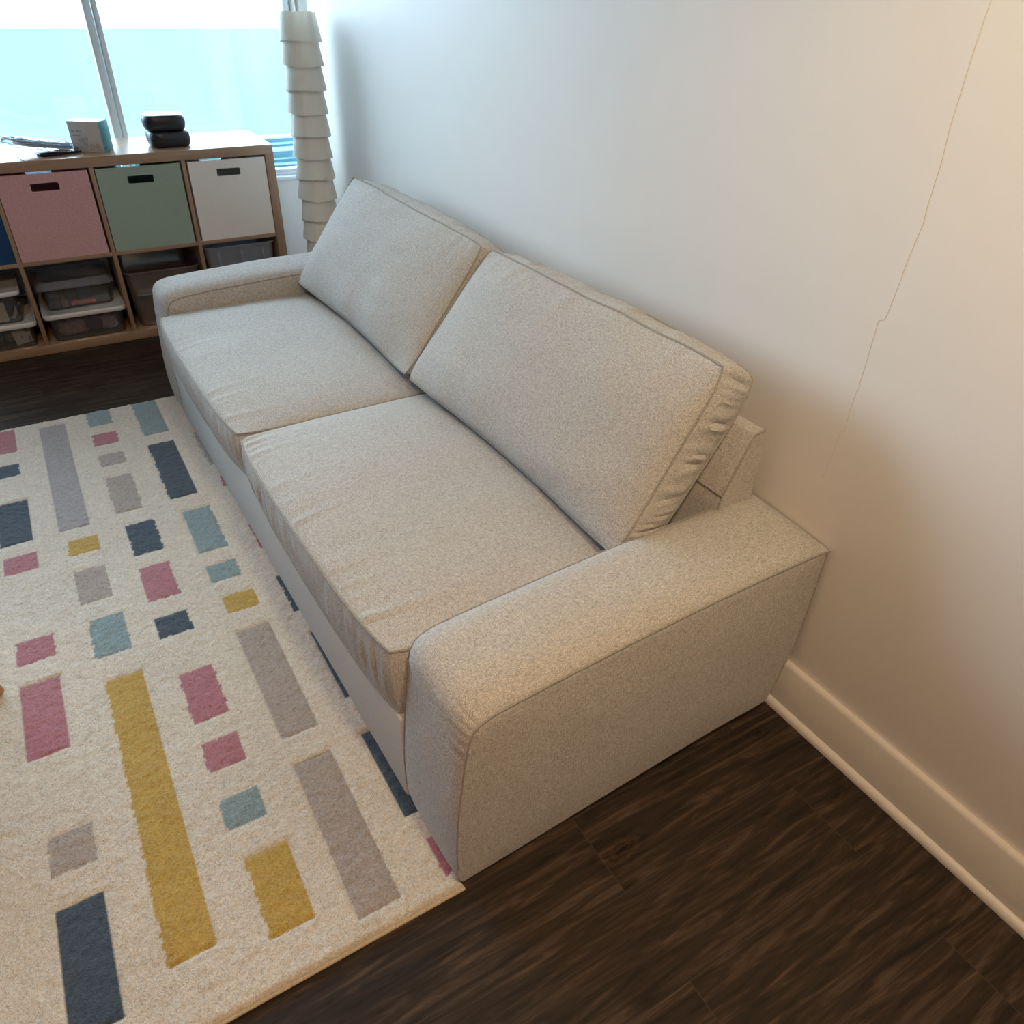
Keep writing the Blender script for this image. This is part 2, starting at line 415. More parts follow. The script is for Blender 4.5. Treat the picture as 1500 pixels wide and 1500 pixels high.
# hairline crack in the paint of the wall
bm = bmesh.new()
cr = [(-2.919, 1.9), (-2.923, 1.6), (-2.917, 1.35), (-2.919, 1.24), (-2.924, 1.19), (-2.9245, 1.13), (-2.927, 1.103), (-2.921, 1.04), (-2.920, 1.002), (-2.917, .955), (-2.915, .939)]
tube(bm, [(XW - .0001, y, z) for y, z in cr], .0005, 5)
tube(bm, [(XW - .0001, y, z) for y, z in ((-2.915, .939), (-2.905, .935), (-2.9065, .87), (-2.907, .82), (-2.909, .806))], .0004, 5)
tube(bm, [(XW - .0001, y, z) for y, z in ((-2.909, .806), (-2.906, .80), (-2.905, .76), (-2.908, .716), (-2.901, .712), (-2.899, .66), (-2.893, .60))], .0003, 5)
from_bm('wall_crack', bm, 'crack', None, True, kind='structure')

# building across the street, seen through the window
def building():
    t = thing('apartment_building', 'pale building facade with blue window panes beyond the glass', 'building', (0, 10, -15.999))
    bm = bmesh.new(); add_box(bm, (-22, 0, 0), (14, 5, 16.6))
    from_bm('facade', bm, 'facade', t)
    bm = bmesh.new()
    for z in (14.55, 12.4): add_box(bm, (-22, -.25, z), (14, .0, z + .28))
    from_bm('ledge', bm, 'facade', t)
    for zi in range(6):
        for xi in range(9):
            x = -13.9 + xi * 1.35; z = 5.75 + zi * 1.85
            box('facade_window', (x, -.06, z), (x + 1.05, .02, z + 1.25), 'facade_glass', t, bevel=0)
    return t
building()

# ------------------------------------------------------------------ rug
def make_rug():
    X0, X1, Y0, Y1 = -2.35, -.838, -2.983, -.672
    st = .004
    nx = int((X1 - X0) / st) + 1; ny = int((Y1 - Y0) / st) + 1
    xs = np.linspace(X0, X1, nx); ys = np.linspace(Y0, Y1, ny)
    GX, GY = np.meshgrid(xs, ys)
    rng = np.random.default_rng(3)
    def smooth_noise(cell, seed):
        rg = np.random.default_rng(seed)
        gx = int((X1 - X0) / cell) + 3; gy = int((Y1 - Y0) / cell) + 3
        g = rg.random((gy, gx)) * 2 - 1
        fx = (GX - X0) / cell; fy = (GY - Y0) / cell
        ix = fx.astype(int); iy = fy.astype(int); tx = fx - ix; ty = fy - iy
        tx = tx * tx * (3 - 2 * tx); ty = ty * ty * (3 - 2 * ty)
        return (g[iy, ix] * (1 - tx) + g[iy, ix + 1] * tx) * (1 - ty) + (g[iy + 1, ix] * (1 - tx) + g[iy + 1, ix + 1] * tx) * ty
    jx = smooth_noise(.011, 1) * .0020 + smooth_noise(.005, 5) * .0012; jy = smooth_noise(.009, 2) * .0018
    C = dict(cream=(.63, .575, .50), grey=(.345, .325, .335), taupe=(.375, .33, .305), navy=(.052, .082, .118), blue=(.225, .31, .335), pink=(.40, .175, .21), yellow=(.47, .32, .085))
    col = np.zeros((ny, nx, 3)); col[:] = C['cream']
    Z = np.full((ny, nx), .0145)
    # columns of the pattern: (x0, x1, [(y_far, y_near, colour, smooth-edged)])
    cols = [
        (-1.058, -.972, [(-.678, -.953, 'blue', 1), (-1.026, -1.411, 'navy', 1)]),
        (-1.040, -.958, [(-1.498, -1.737, 'blue', 1), (-1.808, -1.888, 'blue', 0)]),
        (-1.031, -.948, [(-1.958, -2.034, 'yellow', 0), (-2.108, -2.493, 'taupe', 1), (-2.57, -2.944, 'taupe', 1)]),
        (-1.218, -1.138, [(-.674, -.799, 'blue', 0), (-.866, -.954, 'pink', 0), (-1.028, -1.110, 'taupe', 0), (-1.186, -1.414, 'taupe', 1)]),
        (-1.203, -1.122, [(-1.496, -1.664, 'navy', 0), (-1.727, -1.886, 'pink', 0), (-1.960, -2.042, 'navy', 0)]),
        (-1.190, -1.111, [(-2.189, -2.356, 'pink', 0), (-2.421, -2.504, 'pink', 0), (-2.580, -2.656, 'blue', 0)]),
        (-1.178, -1.095, [(-2.728, -2.90, 'yellow', 1)]),
        (-1.376, -1.292, [(-.720, -1.435, 'grey', 1)]),
        (-1.361, -1.280, [(-1.498, -1.577, 'yellow', 0), (-1.657, -1.812, 'taupe', 0)]),
        (-1.351, -1.268, [(-1.888, -2.038, 'blue', 0)]),
        (-1.342, -1.260, [(-2.125, -2.86, 'yellow', 1)]),
        (-1.538, -1.453, [(-.688, -.863, 'pink', 0), (-.950, -1.035, 'navy', 0)]),
        (-1.530, -1.445, [(-1.20, -1.440, 'navy', 1)]),
        (-1.524, -1.440, [(-1.503, -1.588, 'pink', 0)]),
        (-1.515, -1.431, [(-1.889, -1.974, 'pink', 0), (-2.048, -2.285, 'pink', 1)]),
        (-1.496, -1.415, [(-2.501, -2.590, 'taupe', 0), (-2.66, -2.90, 'navy', 1)]),
        (-.898, -.810, [(-1.012, -1.260, 'grey', 1)]),
        (-.891, -.810, [(-1.345, -1.415, 'pink', 0)]),
        (-.879, -.800, [(-1.66, -1.80, 'pink', 0), (-1.945, -2.11, 'navy', 0)]),
        (-.868, -.800, [(-2.20, -2.45, 'navy', 1)]),
        (-.877, -.790, [(-2.565, -2.800, 'navy', 1)]),
        (-.860, -.780, [(-2.865, -2.951, 'pink', 0)]),
    ]
    # further columns left of the frame follow the same rhythm
    names = ['blue', 'taupe', 'pink', 'navy', 'yellow', 'grey']
    rr = random.Random(4)
    for k in range(5):
        x0 = -1.69 - k * .158; y = -.70; L = []
        while y > -2.85:
            ln = rr.choice((.08, .16, .24, .38)); ln = min(ln, y + 2.93)
            if ln < .06: break
            L.append((y, y - ln, rr.choice(names), ln > .2)); y -= ln + .075
        cols.append((x0, x0 + .083, L))
    for x0, x1, L in cols:
        for yf, yn, c, sm in L:
            q = .25 if sm else 1.
            PX = GX + jx * q; PY = GY + jy * q
            ins = (PX > x0) & (PX < x1) & (PY < yf) & (PY > yn)
            col[ins] = C[c]
            d = np.minimum(np.minimum(PX - x0, x1 - PX), np.minimum(yf - PY, PY - yn))
            Z -= np.exp(-(d / .004) ** 2) * (.0035 if sm else .0015)
            if sm: Z[ins] -= .0008
    Z += smooth_noise(.012, 11) * .0012 + smooth_noise(.006, 12) * .0011 + rng.normal(0, .0005, Z.shape) + smooth_noise(.09, 13) * .0012
    tone = 1 + smooth_noise(.02, 21) * .035 + smooth_noise(.008, 22) * .04 + smooth_noise(.14, 23) * .03
    col *= tone[..., None]
    # rounded edge
    dE = np.minimum(np.minimum(GX - X0, X1 - GX), np.minimum(GY - Y0, Y1 - GY))
    Z = np.where(dE < .010, .004 + (Z - .004) * np.sqrt(np.clip(1 - (1 - dE / .010) ** 2, 0, 1)), Z)
    wob = .0015
    VX = GX + np.where(dE < .006, jx * .5, 0); VY = GY + np.where(dE < .006, jy * .5, 0)
    V = np.stack([VX, VY, Z], -1).reshape(-1, 3)
    idx = np.arange(nx * ny).reshape(ny, nx)
    F = np.stack([idx[:-1, :-1], idx[:-1, 1:], idx[1:, 1:], idx[1:, :-1]], -1).reshape(-1, 4)
    # skirt down to the floor
    per = np.concatenate([idx[0, :], idx[1:, -1], idx[-1, -2::-1], idx[-2:0:-1, 0]])
    base = V[per].copy(); base[:, 2] = .0005
    n0 = len(V); V = np.concatenate([V, base]); m = len(per)
    SK = np.array([[per[i], n0 + i, n0 + (i + 1) % m, per[(i + 1) % m]] for i in range(m)])
    F = np.concatenate([F, SK])
    me = bpy.data.meshes.new('pile')
    me.vertices.add(len(V)); me.vertices.foreach_set('co', V.ravel())
    me.loops.add(F.size); me.loops.foreach_set('vertex_index', F.ravel())
    me.polygons.add(len(F)); me.polygons.foreach_set('loop_start', np.arange(0, F.size, 4)); me.polygons.foreach_set('loop_total', np.full(len(F), 4))
    me.polygons.foreach_set('use_smooth', np.ones(len(F), bool))
    me.update(); me.validate()
    ca = me.color_attributes.new('Col', 'FLOAT_COLOR', 'POINT')
    cc = np.ones((len(V), 4)); cc[:n0, :3] = col.reshape(-1, 3); cc[n0:, :3] = (.45, .38, .3)
    ca.data.foreach_set('color', cc.ravel())
    t = thing('rug', 'cream shaggy rug with pastel, navy and mustard rectangles under the sofa front', 'rug')
    link('pile', me, 'rug', t)
    for yy in (Y0 - .002, Y1 + .002):
        bm = bmesh.new(); tube(bm, [(X0, yy, .0042), (X1, yy, .0042)], .004, 8)
        from_bm('binding', bm, 'rug_binding', t, True)
    return t
make_rug()

# ------------------------------------------------------------------ sofa
sofa = thing('sofa', 'grey heathered two-cushion sofa with wide arms against the wall', 'sofa', (-.84, -2.98, 0), math.radians(1.3))
L_ = 2.32; AW = .21

def arm(name, v0, v1, rise0, rise1, seed):
    """rise0/rise1: extra height of the seam at v0/v1"""
    out = [(.0, .021), (-.008, .06), (-.009, .15), (-.003, .25), (.006, .34), (.015, .405), (.026, .437), (.050, .452), (.10, .459),
           (.244, .467), (.458, .474), (.66, .474), (.845, .468), (.8565, .46), (.858, .44), (.857, .30), (.853, .18), (.838, .155), (.828, .10), (.815, .05), (.79, .038),
           (.66, .042), (.5, .038), (.3, .030), (.12, .022), (.02, .019)]
    P = catmull(out, 7, True)
    n = len(P)
    nrm = []
    for i in range(n):
        t = P[(i + 1) % n] - P[i - 1]; t = t / (np.linalg.norm(t) + 1e-9)
        nrm.append(np.array([-t[1], t[0]]))      # outline runs clockwise seen from -v: left normal is outward
    W = 19
    bm = bmesh.new(); rings = []
    for j in range(W):
        w_ = j / (W - 1); k = (1 - abs(2 * w_ - 1) ** 3.2) ** .75 if 0 < w_ < 1 else 0
        row = []
        for i in range(n):
            p = P[i]; nn = nrm[i]
            up = max(0, min(1, (p[1] - .12) / .3))
            amp = .024 * max(0, nn[1]) + .011 * max(0, -nn[0]) * (.4 + .6 * up)
            if p[0] > .83: amp = min(amp, .002)
            if nn[1] < -.5: amp = .0
            rise = (rise0 * (1 - w_) + rise1 * w_) * max(0, min(1, (p[1] - .3) / .14))
            d = amp * k
            wr = .0022 * nz(p[0] * 9, w_ * 3 + seed, p[1] * 9) * k
            # small puckers beside the seams at the front top corner
            edge = math.exp(-((.5 - abs(w_ - .5)) / .12) ** 2) * (1 if 0 < w_ < 1 else 0)
            fr = math.exp(-((p[0] - .02) ** 2 + (p[1] - .42) ** 2) / .012)
            wr += .003 * edge * fr * math.sin(i * 1.9 + seed)
            q = p + nn * (d + wr)
            row.append(bm.verts.new((q[0], v0 + (v1 - v0) * w_, q[1] + rise)))
        rings.append(row)
    for A, B in zip(rings, rings[1:]):
        for i in range(n): bm.faces.new((A[i], A[(i + 1) % n], B[(i + 1) % n], B[i]))
    for row, sgn, v, rise in ((rings[0], -1, v0, rise0), (rings[-1], 1, v1, rise1)):
        prev = row
        cx, cz = .42, .25
        for kk in range(1, 15):
            s = 1 - kk / 15
            s2 = s
            cur = []
            for i in range(n):
                b0 = row[i].co
                x = cx + (b0.x - cx) * s2; z = cz + (b0.z - cz) * s2
                dd = .007 * (1 - s ** 3) + .0016 * nz(x * 7 + seed, z * 7, 3)
                fr = math.exp(-((x - .06) ** 2 + (z - .38) ** 2) / .006)
                dd += .0022 * fr * math.sin((z - .25 * x) * 190) * min(1, (1 - s) * 8)
                cur.append(bm.verts.new((x, v + sgn * dd, z)))
            for i in range(n): bm.faces.new((prev[i], prev[(i + 1) % n], cur[(i + 1) % n], cur[i]))
            prev = cur
        bm.faces.new(prev)
    seams = [[v.co.copy() for v in rings[0]], [v.co.copy() for v in rings[-1]]]
    a = from_bm(name, bm, 'sofa', sofa, True, 55)
    bm = bmesh.new()
    for sgn, sm in ((-1, seams[0]), (1, seams[1])):
        tube(bm, [p + Vector((0, sgn * .0008, 0)) for p in sm if p.z > .06], .0019, 6)
    from_bm('piping', bm, 'piping', a, True)
    return a
arm('armrest', 0, AW, 0, .014, 1.3)
arm('armrest', L_ - AW, L_, .0, 0, 7.7)

# base panel, back frame
bm = bmesh.new()
add_box(bm, (-.010, AW + .002, .024), (.80, L_ - AW - .002, .262), .006, 3)
from_bm('seat_base', bm, 'sofa_flat', sofa, True, 50)
def back_frame():
    # wedge section: slanted front face with a seam across, thin top
    sec = [(.70, .26), (.725, .50), (.731, .533), (.783, .655), (.790, .664), (.816, .668), (.822, .66), (.824, .26)]
    vs = np.linspace(AW - .022, L_ - AW + .022, 60)
    bm = bmesh.new(); rows = []
    for v in vs:
        rows.append([bm.verts.new((x + .0015 * nz(v * 8, z * 10), v, z + (.0015 * nz(v * 6, 4) if z > .6 else 0))) for x, z in sec])
    for A, B in zip(rows, rows[1:]):
        for i in range(len(sec)): j = (i + 1) % len(sec); bm.faces.new((A[i], A[j], B[j], B[i]))
    for R_ in (rows[0], rows[-1]):
        bm.faces.new(R_)
    o = from_bm('back_frame', bm, 'sofa', sofa, True, 40)
    bm = bmesh.new()
    for v in (vs[0], vs[-1]):
        tube(bm, [(x, v, z) for x, z in sec[1:6]], .0022, 6)
    tube(bm, [(.7285, v, .533) for v in vs], .0016, 6)
    from_bm('piping', bm, 'piping', o, True)
back_frame()
for x in (.06, .74):
    for y in (.09, L_ - .09):
        bm = bmesh.new(); z0 = .0165 if x < .3 else .0
        lathe(bm, [(.022, z0), (.024, z0 + .003), (.024, .05)], 16, (x, y))
        from_bm('foot', bm, 'leg', sofa, True)

def cushion(name, corner, axes, nA, nB, nC, crown, crown_b, band, q, seed, wrinkle, pwr=4, crown_exp=.6, sag=None, pipes=(1, 1), pr=.0028, puff=1.5, fine=0):
    """corner[(s,t,r)] -> point; s,t run over the panel, r across the thickness (+1 = the outer panel)."""
    A_, B_, C_ = [Vector(a).normalized() for a in axes]
    def base(s, t, r):
        s2 = s * (1 - q * abs(t) ** 7); t2 = t * (1 - q * abs(s) ** 7)
        p = Vector((0, 0, 0))
        for si in (-1, 1):
            for ti in (-1, 1):
                for ri in (-1, 1):
                    p += corner[(si, ti, ri)] * ((1 + si * s2) / 2 * (1 + ti * t2) / 2 * (1 + ri * r) / 2)
        if sag: p += sag(s, t, r)
        return p
    def panel(s, t, r):
        w_ = max(0, (1 - abs(s) ** pwr) * (1 - abs(t) ** pwr)) ** crown_exp
        p = base(s, t, r) + C_ * (r * (crown if r > 0 else crown_b) * w_)
        low = nz(s * 1.7 + seed, t * 1.7, seed) * .006 + nz(s * 4 + seed, t * 4, 2 * seed) * .0025
        p += C_ * (r * low * w_ ** .5)
        if r > 0: p += C_ * wrinkle(s, t, w_)
        return p
    def bandp(s, t, r):
        k = (1 - abs(r) ** 2.2)
        d = Vector((0, 0, 0))
        if abs(abs(s) - 1) < 1e-6: d += A_ * math.copysign(1, s)
        if abs(abs(t) - 1) < 1e-6: d += B_ * math.copysign(1, t)
        if d.length: d.normalize()
        p = base(s, t, r)
        c = (t if abs(abs(s) - 1) < 1e-6 else s)
        pl = band_w(s, t, r) * k
        return p + d * (band * k + pl)
    def band_w(s, t, r):
        along = t * 6 if abs(abs(s) - 1) < 1e-6 else s * 6 + 20
        return puff * (.0036 * nz(along * 2.6 + seed * 3, r * .5, seed) - .0034 * abs(nz(along * 5.5, r * .35 + 3, seed + 4)) + .0012 * nz(along * 15, r * .4, seed)) + fine * (.0030 * abs(nz(along * 9, r * .22, seed + 9)) + .0030 * abs(nz(along * 17, r * .3, seed + 2)))
    bm = bmesh.new()
    cosg = lambda n: [math.sin(PI / 2 * (2 * i / n - 1)) * .55 + (2 * i / n - 1) * .45 for i in range(n + 1)]
    Sg, Tg = cosg(nA), cosg(nB); Rg = [2 * i / nC - 1 for i in range(nC + 1)]
    Sg[0] = Tg[0] = -1; Sg[-1] = Tg[-1] = 1
    for r_ in (1, -1):
        G = [[bm.verts.new(panel(s, t, r_)) for t in Tg] for s in Sg]
        for i in range(nA):
            for j in range(nB): bm.faces.new((G[i][j], G[i + 1][j], G[i + 1][j + 1], G[i][j + 1]))
    ring = [(-1, t) for t in Tg[:-1]] + [(s, 1) for s in Sg[:-1]] + [(1, t) for t in Tg[:0:-1]] + [(s, -1) for s in Sg[:0:-1]]
    m = len(ring)
    G = [[bm.verts.new(bandp(s, t, r_)) for r_ in Rg] for s, t in ring]
    for i in range(m):
        for j in range(nC): bm.faces.new((G[i][j], G[(i + 1) % m][j], G[(i + 1) % m][j + 1], G[i][j + 1]))
    bmesh.ops.remove_doubles(bm, verts=bm.verts, dist=1e-5)
    o = from_bm(name, bm, 'sofa', sofa, True, 50)
    bm = bmesh.new()
    for k, r_ in enumerate((1, -1)):
        if not pipes[k]: continue
        pts = []
        for s, t in ring:
            d = Vector((0, 0, 0))
            if abs(abs(s) - 1) < 1e-6: d += A_ * math.copysign(1, s)
            if abs(abs(t) - 1) < 1e-6: d += B_ * math.copysign(1, t)
            pts.append(base(s, t, r_) + d.normalized() * .0008 + C_ * r_ * .0004)
        tube(bm, pts, pr, 6, True)
    from_bm('piping', bm, 'piping', o, True)
    return o

def seat(v0, v1, zf0, zf1, zb, seed, front=-.024):
    c = {}
    for s in (-1, 1):
        for t in (-1, 1):
            uu = front if s < 0 else .64
            vv = v0 if t < 0 else v1
            zt = (zf0 if t < 0 else zf1) if s < 0 else zb
            c[(s, t, 1)] = Vector((uu, vv, zt)); c[(s, t, -1)] = Vector((uu + (.008 if s < 0 else 0), vv, .268))
    def wr(s, t, w_):
        d = (s + 1) * .33
        x = t * 5.5 + seed + s * .8 * nz(t * 2, seed)
        a = .011 * math.exp(-d / .075) * max(0, nz(x * 3.0, 1.5, seed) - .1) * min(1, d / .012)
        return a
    def sag(s, t, r):
        # front edge bows forward a little in the middle and the lower seam hangs unevenly
        b = (1 - t * t)
        fwd = -.010 * b * max(0, -s) ** 3
        dz = .004 * nz(t * 3 + seed, r, 7) * (1 if r < 0 else .6)
        return Vector((fwd, 0, dz - .004 * b * (r < 0)))
    return cushion('seat_cushion', c, ((1, 0, 0), (0, 1, 0), (0, 0, 1)), 64, 150, 10, .034, .0, .009, .035, seed, wr, 3.2, .62, sag, puff=1.7, fine=1)
seat(AW + .003, 1.157, .432, .398, .394, 2.1)
seat(1.163, L_ - AW - .003, .398, .405, .392, 5.4)

def backc(v0, v1, ft0, ft1, seed, lean=0):
    """ft0/ft1: (u, z) of the top front seam at v0 and v1"""
    c = {}
    for t, v, ft in ((-1, v0, ft0), (1, v1, ft1)):
        fu, fz = ft
        c[(-1, t, 1)] = Vector((.476, v, .452)); c[(-1, t, -1)] = Vector((.575, v, .444))
        c[(1, t, 1)] = Vector((fu, v, fz)); c[(1, t, -1)] = Vector((min(fu + .094, .832), v, fz - .052))
    a = (c[(1, -1, 1)] - c[(-1, -1, 1)]).normalized()
    cN = Vector((-a.z, 0, a.x))
    def wr(s, t, w_):
        # pulled creases below the top seam and above the lower edge
        d = (1 - s) * .24; x = t * 5 + seed + s * .5
        a_ = .012 * math.exp(-d / .07) * max(0, nz(x * 3.0, .3, seed) - .1) * min(1, d / .01)
        d2 = (1 + s) * .24
        a_ += .012 * math.exp(-d2 / .09) * nz(t * 3.3 + seed, 2.2, seed) * min(1, d2 / .015)
        return a_
    def sag(s, t, r):
        b = (1 - t * t)
        up = max(0, s) ** 2
        lo = max(0, -s) ** 2
        return Vector((.022 * b * lo * (r > 0), 0, -.006 * b * up + .005 * nz(t * 3 + seed, s, r + 5) * up + .031 * b ** .6 * up * (1 - r) / 2))
    return cushion('back_cushion', c, (a, (0, 1, 0), cN), 70, 90, 12, .050, -.004, .012, .03, seed, wr, 3.0, .62, sag, puff=1.8)
backc(AW + .005, 1.165, (.700, .822), (.752, .785), 3.3)
backc(1.172, L_ - AW - .02, (.735, .790), (.735, .800), 8.8)

# ------------------------------------------------------------------ cube shelf
KX, KZ = -.19286, .764            # right outer side, height
KW, KD = 1.468, .385
def cell_x(i): # right and left faces of column i (0 = rightmost)
    r_ = KX - .038 - i * .352; return r_ - .336, r_
def make_shelf():
    t = thing('cube_shelf', 'light oak cube shelf two rows high filled with bins under the window', 'shelf', (0, 0, 0))
    x1 = KX; x0 = KX - KW
    box('top_panel', (x0, 0, .726), (x1, KD, .764), 'oak_x', t, .0012)
    box('bottom_panel', (x0 + .0, 0, 0.0), (x1 - .0, KD, .038), 'oak_x', t, .0012)
    box('side_panel', (x1 - .038, .0005, .038), (x1, KD, .726), 'oak_z', t, .0008)
    box('side_panel', (x0, .0005, .038), (x0 + .038, KD, .726), 'oak_z', t, .0008)
    for i in range(3):
        xl, xr = cell_x(i)
        box('divider', (xl - .016, .004, .038), (xl, KD - .004, .726), 'oak_z', t, .0005)
    for i in range(4):
        xl, xr = cell_x(i)
        box('shelf_board', (xl, .005, .374), (xr, KD - .004, .390), 'oak_x', t, .0005)
    return t
make_shelf()

def bin_panel(bm, w_, h_, th, y, hole):
    """upright panel with a rounded hand hole; x -w/2..w/2, z 0..h, thickness from y to y+th"""
    hw, hh, hz = hole
    inner = []
    rr = .006
    for cx, cz, a0 in ((hw - rr, hh - rr, 0), (-hw + rr, hh - rr, 90), (-hw + rr, -hh + rr, 180), (hw - rr, -hh + rr, 270)):
        for k in range(4):
            a = math.radians(a0 + k * 30); inner.append((cx + rr * math.cos(a), hz + cz + rr * math.sin(a)))
    outer = []
    for cx, cz, a0 in ((w_ / 2, h_, 0), (-w_ / 2, h_, 0), (-w_ / 2, 0, 0), (w_ / 2, 0, 0)):
        for k in range(4): outer.append((cx, cz))
    loops = []
    for yy in (y, y + th):
        oc = {}
        O = []
        for p in outer:
            if p not in oc: oc[p] = bm.verts.new((p[0], yy, p[1]))
            O.append(oc[p])
        I = [bm.verts.new((p[0], yy, p[1])) for p in inner]
        n = len(I)
        for i in range(n):
            j = (i + 1) % n
            if O[i] is O[j]: bm.faces.new((O[i], I[j], I[i]))
            else: bm.faces.new((O[i], O[j], I[j], I[i]))
        loops.append((O, I))
    (O1, I1), (O2, I2) = loops
    n = len(I1)
    for i in range(n):
        j = (i + 1) % n
        bm.faces.new((I1[i], I1[j], I2[j], I2[i]))
        if O1[i] is not O1[j]: bm.faces.new((O1[i], O1[j], O2[j], O2[i]))

def fabric_bin(mat, label, i, dx=0, dy=0, rz=0, w_=.325, h_=.326, tilt=0):
    xl, xr = cell_x(i)
    t = thing('storage_bin', label, 'storage bin', ((xl + xr) / 2 + dx, .006 + dy, .3905), rz, 'fabric bins in the upper row of the shelf')
    D = .352
    hole = (.050, .0148, h_ - .050)
    for y in (0, D - .005):
        bm = bmesh.new(); bin_panel(bm, w_, h_, .005, y, hole)
        from_bm('front_panel' if y == 0 else 'rear_panel', bm, mat, t)
    bm = bmesh.new()
    add_box(bm, (-w_ / 2, .005, 0), (-w_ / 2 + .004, D - .005, h_)); add_box(bm, (w_ / 2 - .004, .005, 0), (w_ / 2, D - .005, h_))
    add_box(bm, (-w_ / 2 + .004, .005, 0), (w_ / 2 - .004, D - .005, .004))
    from_bm('side_walls', bm, mat, t)
    return t
fabric_bin('white_felt', 'off-white fabric bin, rightmost in the upper row', 0, dx=.003)
fabric_bin('green_felt', 'sage green fabric bin between the pink and white bins', 1, dx=-.002)
fabric_bin('pink_felt', 'sparkly pink fabric bin between the navy and green bins', 2, dx=-.003, rz=.004)
fabric_bin('navy_felt', 'navy blue fabric bin at the left edge of the photo', 3, dx=.004, dy=.004)

# plastic boxes ------------------------------------------------------
def rounded_rect(w_, d_, r_, n=5):
    pts = []
    for cx, cy, a0 in ((w_ / 2 - r_, d_ / 2 - r_, 0), (-w_ / 2 + r_, d_ / 2 - r_, 90), (-w_ / 2 + r_, -d_ / 2 + r_, 180), (w_ / 2 - r_, -d_ / 2 + r_, 270)):
        for k in range(n + 1):
            a = math.radians(a0 + 90 * k / n); pts.append((cx + r_ * math.cos(a), cy + r_ * math.sin(a)))
    return pts
def loft(bm, secs, cap0=True, cap1=True):
    """secs: (w, d, r, z)"""
    rings = []
    for w_, d_, r_, z in secs:
        rings.append([bm.verts.new((x, y, z)) for x, y in rounded_rect(w_, d_, r_)])
    for A, B in zip(rings, rings[1:]):
        n = len(A)
        for i in range(n): j = (i + 1) % n; bm.faces.new((A[i], A[j], B[j], B[i]))
    if cap0: bm.faces.new(rings[0])
    if cap1: bm.faces.new(rings[-1])
    return rings

def tub(t, w_, d_, h_, mat, taper=.9, rim=.004, name='tub_body', r_=.025):
    bm = bmesh.new()
    W0, D0 = w_ * taper, d_ * taper
    loft(bm, [(W0 - .01, D0 - .01, r_, .0), (W0, D0, r_, .003), (w_ - .012, d_ - .012, r_, h_ - .008), (w_, d_, r_, h_ - .006), (w_, d_, r_, h_),
              (w_ - .010, d_ - .010, r_, h_), (w_ - .014, d_ - .014, r_, h_ - .004), (W0 - .004, D0 - .004, r_, .0045), (W0 - .02, D0 - .02, r_, .003)])
    return from_bm(name, bm, mat, t, True, 50)
def lid(t, w_, d_, z, mat, h_=.016, name='lid', inset=.018):
    bm = bmesh.new()
    loft(bm, [(w_, d_, .03, z - .010), (w_ + .004, d_ + .004, .032, z - .008), (w_ + .004, d_ + .004, .032, z + h_ - .014), (w_, d_, .030, z + h_ - .010),
              (w_ - inset, d_ - inset, .026, z + h_ - .010), (w_ - inset - .006, d_ - inset - .006, .024, z + h_ - .014), ], True, True)
    return from_bm(name, bm, mat, t, True, 50)

def cx(i): a, b_ = cell_x(i); return (a + b_) / 2
# rightmost lower cell: frosted tote without a lid
t = thing('plastic_tote', 'open frosted grey plastic tote in the lower right cell', 'storage box', (cx(0), .185, .0385))
tub(t, .326, .34, .314, 'clear_grey', .82, r_=.03)
bm = bmesh.new()
for x in (-.10, .0, .10): add_box(bm, (x - .004, -.1635, .06), (x + .004, -.158, .29), .001)
from_bm('rib', bm, 'clear_grey', t, True)
bm = bmesh.new(); tube(bm, [(-.03, -.174, .262), (-.028, -.176, .274), (.0, -.178, .281), (.028, -.176, .274), (.03, -.174, .262)], .003, 6)
from_bm('handle', bm, 'clear', t, True)
# second cell: smoky bin with a lip
t = thing('plastic_tote', 'smoky brown translucent bin half hidden behind the sofa arm', 'storage box', (cx(1), .19, .0385))
tub(t, .326, .35, .25, 'clear_brown', .86, r_=.035)
bm = bmesh.new(); loft(bm, [(.25, .27, .03, .008), (.275, .295, .03, .15), (.27, .29, .03, .165)])
tag(from_bm('cardboard_box', bm, 'brown_stuff', None, True, 60), 'brown cardboard box inside the smoky translucent bin', 'box').location = (cx(1), .19, .0385)
bm = bmesh.new(); add_box(bm, (-.13, -.186, .148), (.0, -.168, .160), .003)
from_bm('latch', bm, 'clear', t, True)

def crumple(name, mat, label, cat, loc, size, seed, group=None, rz=0):
    bm = bmesh.new(); bmesh.ops.create_icosphere(bm, subdivisions=4, radius=1)
    for v in bm.verts:
        n_ = v.co.normalized()
        k = 1 + .35 * noise.noise(n_ * 1.8 + Vector((seed, 0, 0))) + .22 * abs(noise.noise(n_ * 4.2 + Vector((0, seed, 0))))
        p = n_ * k
        p = Vector([math.copysign(abs(c) ** .75, c) for c in p])
        v.co = Vector((p.x * size[0], p.y * size[1], p.z * size[2]))
    zmin = min(v.co.z for v in bm.verts)
    for v in bm.verts: v.co.z -= zmin
    o = from_bm(name, bm, mat, None, True, 80)
    o.location = loc; o.rotation_euler = (0, 0, rz)
    return tag(o, label, cat, group)

